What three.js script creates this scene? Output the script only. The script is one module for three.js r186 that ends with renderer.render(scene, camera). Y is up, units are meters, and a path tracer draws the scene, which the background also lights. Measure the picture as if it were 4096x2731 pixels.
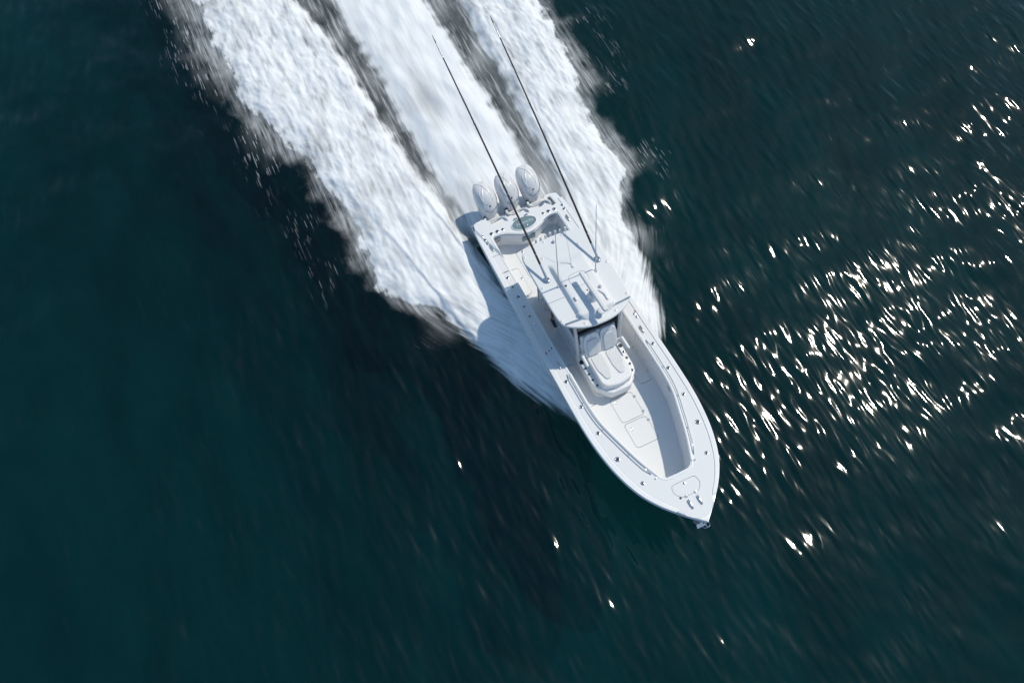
import * as THREE from 'three';
import { RoundedBoxGeometry } from 'three/addons/geometries/RoundedBoxGeometry.js';
import { mergeGeometries, mergeVertices } from 'three/addons/utils/BufferGeometryUtils.js';
import { MarchingCubes } from 'three/addons/objects/MarchingCubes.js';

// ---------------------------------------------------------------- camera, sky, sun, exposure
const scene = new THREE.Scene();
const camera = new THREE.PerspectiveCamera(46.4, 1024 / 682, 0.1, 9000);
const TILT = 24.53 * Math.PI / 180;
camera.position.set(0, 20.6, 0);
camera.up.set(0, Math.sin(TILT), -Math.cos(TILT));
camera.lookAt(0, 20.6 - Math.cos(TILT) * 10, -Math.sin(TILT) * 10);
scene.add(camera);

const sunDir = new THREE.Vector3(0.4445, 0.808, -0.387).normalize();
// clear sky: deep blue overhead, paler towards the horizon, a bright haze round the sun
const skyTex = (() => {
  const W = 512, Hh = 256, d = new Float32Array(W * Hh * 4);
  for (let j = 0; j < Hh; j++) for (let i = 0; i < W; i++) {
    const ph = ((j + 0.5) / Hh - 0.5) * Math.PI, th = ((i + 0.5) / W - 0.5) * 2 * Math.PI, y = Math.sin(ph), x = Math.cos(ph) * Math.cos(th), z = Math.cos(ph) * Math.sin(th);
    const k = Math.pow(1 - Math.max(0, y), 2.6), a = Math.acos(Math.min(1, x * sunDir.x + y * sunDir.y + z * sunDir.z)), h = 0.42 * Math.exp(-a / 0.42) + 0.9 * Math.exp(-a / 0.1), o = (j * W + i) * 4;
    d[o] = 0.065 + 0.36 * k + h; d[o + 1] = 0.19 + 0.37 * k + h * 0.98; d[o + 2] = 0.385 + 0.32 * k + h * 0.93; d[o + 3] = 1;
  }
  const t = new THREE.DataTexture(d, W, Hh, THREE.RGBAFormat, THREE.FloatType); t.mapping = THREE.EquirectangularReflectionMapping; t.magFilter = t.minFilter = THREE.LinearFilter; t.needsUpdate = true; return t;
})();
scene.background = skyTex;
scene.environment = skyTex;

const sun = new THREE.DirectionalLight(new THREE.Color().setRGB(1, 0.925, 0.785), 3.0);
sun.name = 'sun';
sun.position.copy(sunDir).multiplyScalar(60);
sun.target.position.set(2, 0, -10);
sun.position.add(sun.target.position);
sun.castShadow = true;
sun.shadow.radius = 2.2;
sun.shadow.mapSize.set(4096, 4096);
Object.assign(sun.shadow.camera, { left: -26, right: 26, top: 26, bottom: -26, near: 1, far: 140 });
scene.add(sun, sun.target);

const renderer = new THREE.WebGLRenderer({ antialias: true });
renderer.toneMapping = THREE.LinearToneMapping;
renderer.toneMappingExposure = 1.0;
renderer.shadowMap.enabled = true;

// ---------------------------------------------------------------- helpers
function rng(seed) { let a = seed >>> 0; return () => { a = (a + 0x6D2B79F5) | 0; let t = Math.imul(a ^ (a >>> 15), 1 | a); t = (t + Math.imul(t ^ (t >>> 7), 61 | t)) ^ t; return ((t ^ (t >>> 14)) >>> 0) / 4294967296; }; }
const PERM = new Uint8Array(1024); { const r = rng(77), p = [...Array(256).keys()]; for (let i = 255; i > 0; i--) { const j = Math.floor(r() * (i + 1)); [p[i], p[j]] = [p[j], p[i]]; } for (let i = 0; i < 1024; i++) PERM[i] = p[i & 255]; }
const GX = [], GY = []; for (let i = 0; i < 256; i++) { GX.push(Math.cos(i / 256 * Math.PI * 2)); GY.push(Math.sin(i / 256 * Math.PI * 2)); }
function noise(x, y, s = 0) {                                   // gradient noise, about -0.7 .. 0.7
  const xi = Math.floor(x), yi = Math.floor(y), fx = x - xi, fy = y - yi;
  const u = fx * fx * fx * (fx * (fx * 6 - 15) + 10), v = fy * fy * fy * (fy * (fy * 6 - 15) + 10);
  const X = (xi + s * 17) & 255, Y = (yi + s * 53) & 255, X1 = (X + 1) & 255, Y1 = (Y + 1) & 255;
  const a = PERM[PERM[X] + Y], b = PERM[PERM[X1] + Y], c = PERM[PERM[X] + Y1], d = PERM[PERM[X1] + Y1];
  const n00 = GX[a] * fx + GY[a] * fy, n10 = GX[b] * (fx - 1) + GY[b] * fy, n01 = GX[c] * fx + GY[c] * (fy - 1), n11 = GX[d] * (fx - 1) + GY[d] * (fy - 1);
  return (n00 + (n10 - n00) * u) + ((n01 + (n11 - n01) * u) - (n00 + (n10 - n00) * u)) * v;
}
const fbm = (x, y, s, o = 3) => { let t = 0, a = 1; for (let i = 0; i < o; i++) { t += a * noise(x, y, s + i * 3); x = x * 2.03 + 5.1; y = y * 2.03 + 1.7; a *= 0.5; } return t; };
const clamp = (x, a = 0, b = 1) => Math.min(b, Math.max(a, x));
const sstep = (a, b, x) => { const t = clamp((x - a) / (b - a)); return t * t * (3 - 2 * t); };
const lerp = (a, b, t) => a + (b - a) * t;
function curve(pts) {                                           // smooth monotone-ish interpolation through [x, y]
  pts = [...pts].sort((p, q) => p[0] - q[0]);
  return (x) => {
    const n = pts.length; if (x <= pts[0][0]) return pts[0][1]; if (x >= pts[n - 1][0]) return pts[n - 1][1];
    let i = 0; while (x > pts[i + 1][0]) i++;
    const [x0, y0] = pts[i], [x1, y1] = pts[i + 1], h = x1 - x0, sl = (k) => (k <= 0 || k >= n - 1) ? (k <= 0 ? (pts[1][1] - pts[0][1]) / (pts[1][0] - pts[0][0]) : (pts[n - 1][1] - pts[n - 2][1]) / (pts[n - 1][0] - pts[n - 2][0])) : (pts[k + 1][1] - pts[k - 1][1]) / (pts[k + 1][0] - pts[k - 1][0]);
    const t = (x - x0) / h, m0 = sl(i) * h, m1 = sl(i + 1) * h, t2 = t * t, t3 = t2 * t;
    return (2 * t3 - 3 * t2 + 1) * y0 + (t3 - 2 * t2 + t) * m0 + (-2 * t3 + 3 * t2) * y1 + (t3 - t2) * m1;
  };
}
const used = {};
function numbered(n) { if (used[n] === undefined) { used[n] = 0; return n; } used[n]++; return n + '_' + String(used[n]).padStart(3, '0'); }
function mesh(name, geo, mat, parent) {
  const m = new THREE.Mesh(geo, mat); m.name = numbered(name); m.castShadow = m.receiveShadow = true; (parent || scene).add(m); return m;
}
function group(name, parent) { const g = new THREE.Group(); g.name = numbered(name); (parent || scene).add(g); return g; }
function merge(list) { return mergeGeometries(list.map((g) => { const q = g.index ? g.toNonIndexed() : g.clone(); for (const k of Object.keys(q.attributes)) if (!['position', 'normal', 'uv'].includes(k)) q.deleteAttribute(k); if (!q.attributes.uv) q.setAttribute('uv', new THREE.BufferAttribute(new Float32Array(q.attributes.position.count * 2), 2)); return q; })); }
const V = (x, p, u) => new THREE.Vector3(x, u, -p);              // boat axes: forward, to port, up
const rgb = (r, g, b) => new THREE.Color().setRGB(r, g, b);
function tube(pts, r, seg = 40, rad = 8, closed = false) { return new THREE.TubeGeometry(new THREE.CatmullRomCurve3(pts, closed, 'centripetal'), seg, r, rad, closed); }
function rod(a, b, r0, r1 = r0, rad = 12) {
  const d = b.clone().sub(a), L = d.length(), g = new THREE.CylinderGeometry(r1, r0, L, rad, 1);
  g.applyQuaternion(new THREE.Quaternion().setFromUnitVectors(new THREE.Vector3(0, 1, 0), d.normalize())); g.translate((a.x + b.x) / 2, (a.y + b.y) / 2, (a.z + b.z) / 2); return g;
}
function lathe(profile, at, tiltTo, seg = 20) {
  const g = new THREE.LatheGeometry(profile.map(([r, y]) => new THREE.Vector2(r, y)), seg);
  if (tiltTo) g.applyQuaternion(new THREE.Quaternion().setFromUnitVectors(new THREE.Vector3(0, 1, 0), tiltTo.clone().normalize()));
  if (at) g.translate(at.x, at.y, at.z); return g;
}
function shapeOf(pts) { const s = new THREE.Shape(); pts.forEach(([x, y], i) => (i ? s.lineTo(x, y) : s.moveTo(x, y))); s.closePath(); return s; }
function roundPoly(pts, r, n = 6) {                              // plan outline with rounded corners
  const out = [], N = pts.length;
  for (let i = 0; i < N; i++) {
    const p = pts[i], a = pts[(i + N - 1) % N], b = pts[(i + 1) % N], rr = p[2] ?? r;
    const da = Math.hypot(a[0] - p[0], a[1] - p[1]), db = Math.hypot(b[0] - p[0], b[1] - p[1]), k = Math.min(rr, da / 2.05, db / 2.05);
    const A = [p[0] + (a[0] - p[0]) / da * k, p[1] + (a[1] - p[1]) / da * k], B = [p[0] + (b[0] - p[0]) / db * k, p[1] + (b[1] - p[1]) / db * k];
    for (let j = 0; j <= n; j++) { const t = j / n, u = 1 - t; out.push([u * u * A[0] + 2 * u * t * p[0] + t * t * B[0], u * u * A[1] + 2 * u * t * p[1] + t * t * B[1]]); }
  }
  return out;
}
// a slab whose plan is in (forward, port); its top lies at top(x); edges rounded by bevel
function slab(outline, holes, top, thick, bevel, seg = 3) {
  const s = shapeOf(outline); for (const h of holes || []) s.holes.push(new THREE.Path(h.map(([x, y]) => new THREE.Vector2(x, y))));
  const g = new THREE.ExtrudeGeometry(s, { depth: Math.max(1e-4, thick - 2 * bevel), bevelEnabled: bevel > 0, bevelThickness: bevel, bevelSize: bevel, bevelOffset: -bevel, bevelSegments: seg, curveSegments: 8 });
  const p = g.attributes.position;
  for (let i = 0; i < p.count; i++) { const x = p.getX(i), y = p.getY(i), z = p.getZ(i); p.setXYZ(i, x, top(x, y) - thick + bevel + z, -y); }
  g.deleteAttribute('normal'); const c = toCreased(g, 0.7); return c;
}
function toCreased(g, ang) {                                     // smooth normals except across sharp edges
  g = g.index ? g.toNonIndexed() : g; const p = g.attributes.position, n = p.count, fn = [], map = new Map(), a = new THREE.Vector3(), b = new THREE.Vector3(), c = new THREE.Vector3();
  const key = (i) => `${Math.round(p.getX(i) * 5e3)},${Math.round(p.getY(i) * 5e3)},${Math.round(p.getZ(i) * 5e3)}`;
  for (let i = 0; i < n; i += 3) { a.fromBufferAttribute(p, i); b.fromBufferAttribute(p, i + 1); c.fromBufferAttribute(p, i + 2); const f = b.clone().sub(a).cross(c.clone().sub(a)); fn.push(f); for (let k = 0; k < 3; k++) { const q = key(i + k); if (!map.has(q)) map.set(q, []); map.get(q).push(f); } }
  const N = new Float32Array(n * 3), cs = Math.cos(ang), un = new Map(fn.map((f) => [f, f.clone().normalize()]));
  for (let i = 0; i < n; i++) { const f = fn[Math.floor(i / 3)], fu = un.get(f), s = new THREE.Vector3(); for (const o of map.get(key(i))) if (un.get(o).dot(fu) > cs) s.add(o); s.normalize(); if (s.lengthSq() < 0.5) s.set(0, 1, 0); s.toArray(N, i * 3); }
  g.setAttribute('normal', new THREE.BufferAttribute(N, 3)); return g;
}
function gridGeo(nu, nv, fn, uvfn) {
  const P = new Float32Array((nu + 1) * (nv + 1) * 3), T = new Float32Array((nu + 1) * (nv + 1) * 2), I = new Uint32Array(nu * nv * 6); let k = 0, q = 0;
  for (let i = 0; i <= nu; i++) for (let j = 0; j <= nv; j++) { const v = fn(i / nu, j / nv, i, j); P[k * 3] = v[0]; P[k * 3 + 1] = v[1]; P[k * 3 + 2] = v[2]; if (uvfn) { const t = uvfn(v, i / nu, j / nv); T[k * 2] = t[0]; T[k * 2 + 1] = t[1]; } else { T[k * 2] = i / nu; T[k * 2 + 1] = j / nv; } k++; }
  for (let i = 0; i < nu; i++) for (let j = 0; j < nv; j++) { const a = i * (nv + 1) + j, b = a + 1, c = a + nv + 1, d = c + 1; I[q++] = a; I[q++] = b; I[q++] = c; I[q++] = b; I[q++] = d; I[q++] = c; }
  const g = new THREE.BufferGeometry(); g.setAttribute('position', new THREE.BufferAttribute(P, 3)); g.setAttribute('uv', new THREE.BufferAttribute(T, 2)); g.setIndex(new THREE.BufferAttribute(I, 1)); g.computeVertexNormals(); return g;
}

// ---------------------------------------------------------------- the boat's place on the water
const PSI = 64.91 * Math.PI / 180, PITCH = 3 * Math.PI / 180;
const O = new THREE.Vector3(0.02, -0.3, -13.56), K = 20.6 / 20.9;
const FW = new THREE.Vector3(Math.cos(PSI), 0, Math.sin(PSI)), PT = new THREE.Vector3(Math.sin(PSI), 0, -Math.cos(PSI));
const toWake = (x, z) => [(x / K - O.x) * FW.x + (z / K - O.z) * FW.z, (x / K - O.x) * PT.x + (z / K - O.z) * PT.z];   // (ahead, to port) on the water
const fromWake = (a, p) => [K * (O.x + a * FW.x + p * PT.x), K * (O.z + a * FW.z + p * PT.z)];

// ---------------------------------------------------------------- water
let rippleSlope = 1;
function rippleTexture() {                                       // tileable height of the short wind ripples, stretched along the run of the water
  const N = 2048, d = new Float32Array(N * N), r = rng(5), waves = [];
  for (let i = 0; i < 110; i++) {
    const iso = i % 6 < 1, L = iso ? lerp(0.3, 0.6, r()) : lerp(0.16, 0.56, Math.pow(r(), 1.2)), th = Math.PI / 2 + (r() - 0.5) * (iso ? 3.1 : 1.5), k = 20 / L;       // 20 m tile
    const kx = Math.round(k * Math.cos(th) * (iso ? 0.7 : 0.36)), ky = Math.round(k * Math.sin(th)); if (!kx && !ky) continue;
    waves.push([kx, ky, r() * 6.283, Math.pow(L, 1.15)]);
  }
  const rows = waves.map(([kx, ky, ph, a]) => { const c = new Float32Array(N), s = new Float32Array(N), C = new Float32Array(N), S = new Float32Array(N); for (let i = 0; i < N; i++) { const t = 6.283185307 * kx * i / N; c[i] = Math.cos(t); s[i] = Math.sin(t); const w = 6.283185307 * ky * i / N + ph; C[i] = a * Math.cos(w); S[i] = a * Math.sin(w); } return [c, s, C, S]; });
  for (const [c, s, C, S] of rows) for (let y = 0; y < N; y++) { const cy = C[y], sy = S[y], o = y * N; for (let x = 0; x < N; x++) d[o + x] += c[x] * cy - s[x] * sy; }
  let mn = 1e9, mx = -1e9; for (const v of d) { mn = Math.min(mn, v); mx = Math.max(mx, v); }
  let g2 = 0; for (let y = 0; y < N; y += 3) for (let x = 0; x < N - 1; x += 3) { const e = (d[y * N + x + 1] - d[y * N + x]) * N / 20, f = (d[((y + 1) % N) * N + x] - d[y * N + x]) * N / 20; g2 += e * e + f * f; } rippleSlope = Math.sqrt(g2 / (N * N / 9)) / (mx - mn);
  const px = new Uint8Array(N * N * 4); for (let i = 0; i < N * N; i++) { const v = Math.round((d[i] - mn) / (mx - mn) * 255); px[i * 4] = px[i * 4 + 1] = px[i * 4 + 2] = v; px[i * 4 + 3] = 255; }
  const t = new THREE.DataTexture(px, N, N); t.wrapS = t.wrapT = THREE.RepeatWrapping; t.magFilter = t.minFilter = THREE.LinearFilter; t.needsUpdate = true; return t;
}
const WAVES = []; { const r = rng(21); for (let i = 0; i < 46; i++) { const L = lerp(0.7, 5.5, Math.pow(r(), 1.6)), th = r() * 3.1416, k = 6.283 / L; WAVES.push([k * Math.cos(th) * 1.1, k * Math.sin(th), r() * 6.283, 0.0023 * Math.pow(L, 0.95) * (0.6 + 0.8 * r())]); } }
function waterY(x, z) {
  const [a, p] = toWake(x, z);
  let y = 0; for (const [kx, ky, ph, A] of WAVES) y += A * Math.sin(kx * a + ky * p + ph);
  const gust = 0.8 + 0.9 * noise(a * 0.14, p * 0.19, 9);
  const far = 1 - sstep(40, 90, Math.hypot(x, z + 10)) * 0.8;
  const calm = lerp(0.35, 1, sstep(1.2, 4.5, Math.abs(p) + Math.max(0, a - 10.5) * 1.2 + (a < -1 ? 0 : 0)));
  return y * gust * far * calm;
}
function axis(lo, hi, step, out) {
  const v = []; for (let x = lo; x <= hi + 1e-6; x += step) v.push(x);
  let s = step, x = hi; while (x < out) { s *= 1.35; x += s; v.push(x); } s = step; x = lo; while (x > -out) { s *= 1.35; x -= s; v.unshift(x); } return v;
}
{
  const xs = axis(-20, 20, 0.07, 4000), zs = axis(-25, 2, 0.07, 4000);
  const g = gridGeo(xs.length - 1, zs.length - 1, (u, v, i, j) => [xs[i], Math.abs(xs[i]) > 120 || Math.abs(zs[j]) > 120 ? 0 : waterY(xs[i], zs[j]), zs[j]], (v) => { const [a, p] = toWake(v[0], v[2]); return [a / 20, p / 20]; });
  const ripple = rippleTexture(), mott = (() => {                // uneven sky reflection and subsurface light, painted into the albedo as random streaks
    const N = 512, px = new Uint8Array(N * N * 4), r = rng(31), w = []; for (let i = 0; i < 46; i++) { const k = 2 + Math.floor(26 * Math.pow(r(), 1.5)), th = Math.PI / 2 + (r() - 0.5) * 2.2; w.push([Math.round(k * Math.cos(th) * 0.45), Math.round(k * Math.sin(th)), r() * 6.283, 1 / Math.pow(k, 0.5)]); }
    for (let j = 0; j < N; j++) for (let i = 0; i < N; i++) { let v = 0; for (const [kx, ky, ph, a] of w) v += a * Math.sin(6.283185 * (kx * i + ky * j) / N + ph); const t = clamp(0.78 + 0.06 * v, 0.5, 1.0), o = (j * N + i) * 4; px[o] = px[o + 1] = px[o + 2] = t * 255; px[o + 3] = 255; }
    const t = new THREE.DataTexture(px, N, N); t.wrapS = t.wrapT = THREE.RepeatWrapping; t.magFilter = t.minFilter = THREE.LinearFilter; t.needsUpdate = true; return t; })();
  const m = new THREE.MeshPhysicalMaterial({ color: rgb(0.05, 0.93, 0.96), roughness: 0.06, metalness: 0, ior: 1.333, transmission: 1, thickness: 0, bumpMap: ripple, bumpScale: 0.082 / rippleSlope });
  const w = mesh('sea_water', g, m); w.userData = { kind: 'structure', label: 'dark teal sea water with small ripples and sun glints', category: 'water' };
  // the turbid body below the surface: light is scattered back from several depths
  const bx = axis(-24, 24, 0.6, 4000), bz = axis(-28, 4, 0.6, 4000);
  [[-2.4, 0.24], [-4.8, 0.32], [-8, 0.42], [-14, 1]].forEach(([y, a], i) => {
    const q = gridGeo(bx.length - 1, bz.length - 1, (u, v, k, l) => [bx[k], y + (Math.abs(bx[k]) < 90 && Math.abs(bz[l]) < 90 ? (0.25 - 0.09 * y) * 1.3 * fbm(bx[k] * 0.45, bz[l] * 0.45, 60 + i * 5, 2) : 0), bz[l]], (v) => { const [c, p] = toWake(v[0], v[2]); return [c / 24 + i * 0.37, p / 24 + i * 0.21]; });
    mesh('water_body', q, new THREE.MeshPhysicalMaterial({ map: mott, color: rgb(0.0, 0.043, 0.0435), roughness: 1, specularIntensity: 0, transparent: a < 1, opacity: a }), w);
  });
}

// ---------------------------------------------------------------- wake foam
const outerS = curve([[8, 0.4], [6.8, 1.05], [5.8, 1.8], [5.1, 2.2], [4, 2.65], [2.9, 3.0], [1.9, 3.35], [1, 4.3], [0, 4.65], [-2, 4.6], [-4, 4.95], [-6, 5.45], [-8, 6.1], [-10, 6.3], [-13.4, 6.35], [-20, 7.3], [-30, 9]]);
const outerP = curve([[8, 0.6], [7, 1.1], [6.2, 1.6], [5.3, 2.4], [4.3, 2.85], [2.7, 3.15], [1.2, 3.35], [0.3, 3.9], [-1, 4.2], [-3, 4.15], [-5, 4.75], [-8, 4.85], [-12, 5.5], [-20, 6.8], [-30, 8]]);
const trOutS = curve([[8, 0], [3, 0.8], [2.2, 1.2], [1, 1.38], [0.2, 1.48], [-2, 1.72], [-4, 2.0], [-6, 2.15], [-8.9, 2.42], [-11, 2.85], [-13, 3.3], [-30, 5]]), trInS = curve([[0.5, 1.3], [-0.7, 1.36], [-2, 1.48], [-5, 1.64], [-8.5, 1.75], [-11, 1.9], [-30, 3]]);
const trOutP = curve([[8, 0], [3, 0.8], [2, 1.2], [0, 1.72], [-2, 1.9], [-4, 2.0], [-7, 2.1], [-9.4, 2.22], [-14, 2.6], [-30, 4]]), trInP = curve([[0.5, 1.2], [-1, 1.26], [-2, 1.34], [-4, 1.4], [-6, 1.34], [-8.7, 1.22], [-12, 1.2], [-30, 2]]);
const rag = (x, y, s) => 0.2 * noise(x * 0.55, s * 9, 3) + 0.24 * noise(x * 1.25, s * 5 + 3, 4) + 0.26 * fbm(x * 1.5, y * 2.3, 5, 4);
function foam(x, y) {                                            // cover of foam on the water, 0..1, at (ahead, to port)
  const port = y > 0, a = Math.abs(y), s = port ? 1 : -1, near = sstep(0.5, 4.5, x);
  const slant = y + s * x * 0.42 * near;                         // beside the hull the sheet runs outwards
  const st = fbm(x * 0.75, slant * 9, 11, 3), fine = fbm(x * 1.3, slant * 26, 14, 2), lump = fbm(x * 1.2, y * 2.1, 17, 3);
  const out = (port ? outerP : outerS)(x) + rag(x, y, s) * (1 - 0.75 * sstep(1.2, 3, x)), d = out - a;
  const wob = sstep(0, -2, x) * (0.2 * noise(x * 0.45, s * 7, 81) + 0.16 * noise(x * 1.1, s * 3 + 8, 83) + 0.1 * noise(x * 2.6, s * 5 + 2, 85)), wob2 = sstep(0, -2, x) * (0.2 * noise(x * 0.5, s * 6 + 4, 87) + 0.18 * noise(x * 1.3, s * 2 + 5, 89) + 0.12 * noise(x * 3, s * 2 + 9, 90));
  const tIn = (port ? trInP : trInS)(x) + wob2, tOut = (port ? trOutP : trOutS)(x) + wob;
  const thick = 0.98 + 0.2 * lump + 0.2 * st - 0.45 * Math.max(0, fbm(x * 0.5, y * 0.85, 73, 3));
  const holes = 0.3 * sstep(0.12, 0.7, noise(x * 1.5, y * 4.1, 61) + 0.7 * noise(x * 2.6, y * 9.3, 63) + 0.3 * lump) * sstep(1, -5, x);
  let side = sstep(-0.02, 0.2 + 0.2 * near, d + (0.07 + 0.14 * near) * st + 0.04 * fine) * clamp(lerp(thick - holes, 0.94 + 0.24 * st + 0.14 * fine + 0.14 * lump, near));
  side *= sstep(-0.1, 0.22, a - tOut + 0.1 * st + 0.12 * lump);
  const veilN = noise(x * 0.42, y * 0.5, 23) + 0.45 * noise(x * 0.9, y * 0.9, 25);
  const veil = sstep(-1.35, -0.05, d) * sstep(-0.05, 0.7, veilN + 0.7 * sstep(-0.8, 0.1, d)) * clamp(0.3 + 0.26 * st + 0.26 * fine + 0.22 * lump, 0, 0.5) * (1 - sstep(0.2, 0.75, near));
  const fleck = sstep(0.34, 0.5, fine + 0.3 * st) * sstep(-2.1, -0.5, d) * sstep(0.05, 0.4, veilN + 0.2) * 0.5 * (1 - sstep(0.2, 0.75, near));
  const gap = sstep(0, 0.6, x) * sstep(3.4, 2.2, x) * (0.34 + 0.5 * Math.max(0, st + 0.4 * fine)) * sstep(0, 0.3, d);
  const mid = a < out ? sstep(-0.35, 0.0, a - tIn) * (0.12 + 0.5 * Math.max(0, st + 0.5 * fine) + 0.12 * lump + 0.3 * sstep(-3.6, -0.4, x) + 0.35 * Math.max(0, noise(x * 0.7, y * 1.3, 91))) * sstep(0.4, -0.6, x) : 0;
  const wash = x < 0.6 ? sstep(0.16, -0.22, a - tIn + 0.16 * st) * clamp(0.99 + 0.1 * st - 0.42 * Math.max(0, fbm(x * 0.45, y * 0.9, 71, 2)) * sstep(0.5, -0.5, y)) * sstep(0.34, -0.5, x) : 0;
  return clamp(Math.max(side, gap, a > tOut ? Math.max(veil, fleck) : 0, mid, wash));
}
function foamY(x, y, relief = true) {
  const port = y > 0, a = Math.abs(y), s = port ? 1 : -1, d = (port ? outerP : outerS)(x) + rag(x, y, s) - a;
  const tIn = (port ? trInP : trInS)(x), tOut = (port ? trOutP : trOutS)(x), near = sstep(0.5, 4.5, x);
  const body = sstep(-0.15, 0.9, d) * sstep(-0.1, 0.5, a - tOut), wash = x < 0.6 ? sstep(0.1, -0.7, a - tIn) : 0;
  const slant = y + s * x * 0.42 * near;
  const lumps = (fbm(x * 0.6, y * 1.1, 29, 2) * 0.09 + fbm(x * 1.3, y * 2.3, 31, 3) * 0.062) * lerp(0.6, 1, sstep(0, -8, x)) + fbm(x * 1.3, slant * 6, 35, 2) * 0.03 + fbm(x * 2.0, y * 5.5, 41, 2) * 0.026;
  return 0.035 + body * (0.2 + lumps * (1 - 0.72 * near)) + wash * (0.16 + 0.14 * fbm(x * 0.6, y * 1.1, 39, 2) + 0.012 * fbm(x * 1.0, y * 5, 43, 2)) + 0.012 * fbm(x * 2, slant * 10, 37, 1);
}
const FX0 = -30, FX1 = 8.6, FY0 = -11, FY1 = 10.5;
function foamTexture() {
  const W = 2048, Hh = 1400, px = new Uint8Array(W * Hh * 4);
  for (let j = 0; j < Hh; j++) for (let i = 0; i < W; i++) {
    const x = lerp(FX0, FX1, (i + 0.5) / W), y = lerp(FY0, FY1, (j + 0.5) / Hh), v = Math.round(255 * foam(x, y)), o = (j * W + i) * 4;
    px[o] = px[o + 1] = px[o + 2] = v; px[o + 3] = 255;
  }
  const t = new THREE.DataTexture(px, W, Hh); t.magFilter = t.minFilter = THREE.LinearFilter; t.needsUpdate = true; return t;
}
{
  const fm = new THREE.MeshStandardMaterial({ color: rgb(0.80, 0.82, 0.84), roughness: 1, alphaMap: foamTexture(), transparent: true });
  const midS = (x) => -lerp((trInS(x) + trOutS(x)) / 2, 0.5, sstep(0.5, 4, x)), midP = (x) => lerp((trInP(x) + trOutP(x)) / 2, 0.5, sstep(0.5, 4, x));
  const build = (name, y0, y1, nv, x0, label) => {
    const xs = []; for (let x = x0; x > -17; x -= 0.045) xs.push(x); for (let x = -17; x > -29.8; x -= 0.25) xs.push(x);
    const g = gridGeo(xs.length - 1, nv, (u, v, i) => { const x = xs[i], y = lerp(y0(x), y1(x), v), [wx, wz] = fromWake(x, y); return [wx, Math.max(foamY(x, y), 0) + waterY(wx, wz) * 1.0, wz]; },
      (p) => { const [a, q] = toWake(p[0], p[2]); return [(a - FX0) / (FX1 - FX0), (q - FY0) / (FY1 - FY0)]; });
    const m = mesh(name, g, fm); m.userData = { kind: 'stuff', label, category: 'foam' };
  };
  build('wake_foam', (x) => -Math.min(10.8, outerS(x) + 2.6), midS, 150, 7.6, 'widest white foam band of the wake, on the dark water side away from the glints');
  build('wake_foam', midP, (x) => Math.min(10.3, outerP(x) + 2.4), 140, 7.2, 'outer white foam band of the wake on the side facing the sun glints');
  build('prop_wash', midS, midP, 76, 0.35, 'smooth white prop wash streaming straight back behind the three outboard motors');
}

// ---------------------------------------------------------------- materials of the boat
function grain(seed, base, amp, cells) {                         // fine roughness grain so that gelcoat is not perfectly even
  const N = 256, px = new Uint8Array(N * N * 4);
  for (let j = 0; j < N; j++) for (let i = 0; i < N; i++) { let v = 0, a = 1; for (let o = 0; o < 3; o++) { const c = cells * (1 << o); const n = (x, y) => PERM[PERM[(x % c) + seed] + (y % c)] / 255; const fx = i / N * c, fy = j / N * c, xi = Math.floor(fx), yi = Math.floor(fy), tx = fx - xi, ty = fy - yi; v += a * (lerp(lerp(n(xi, yi), n(xi + 1, yi), tx), lerp(n(xi, yi + 1), n(xi + 1, yi + 1), tx), ty) - 0.5); a *= 0.6; } const w = clamp(base + amp * v) * 255, o = (j * N + i) * 4; px[o] = px[o + 1] = px[o + 2] = w; px[o + 3] = 255; }
  const t = new THREE.DataTexture(px, N, N); t.wrapS = t.wrapT = THREE.RepeatWrapping; t.magFilter = t.minFilter = THREE.LinearFilter; t.needsUpdate = true; return t;
}
function quiltTexture() {                                        // stitched wavy diamonds pressed into the upholstery
  const N = 512, px = new Uint8Array(N * N * 4);
  for (let j = 0; j < N; j++) for (let i = 0; i < N; i++) {
    const u = i / N * 6, v = j / N * 8, row = Math.floor(v), ph = row % 2 ? 0.5 : 0, zig = Math.abs(((u + ph) % 1) - 0.5) * 0.55, f = ((v + zig) % 1), e = Math.min(f, 1 - f), e2 = Math.min(Math.abs(((u + 0.5 * (Math.floor(v + zig) % 2)) % 1) - 0.5), 1) ;
    const h = sstep(0, 0.28, e) * (0.55 + 0.45 * sstep(0.5, 0.15, e2)); const o = (j * N + i) * 4; px[o] = px[o + 1] = px[o + 2] = h * 255; px[o + 3] = 255;
  }
  const t = new THREE.DataTexture(px, N, N); t.wrapS = t.wrapT = THREE.RepeatWrapping; t.magFilter = t.minFilter = THREE.LinearFilter; t.needsUpdate = true; return t;
}
const gelRough = grain(3, 0.34, 0.16, 8); gelRough.repeat.set(0.7, 0.7);
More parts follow.
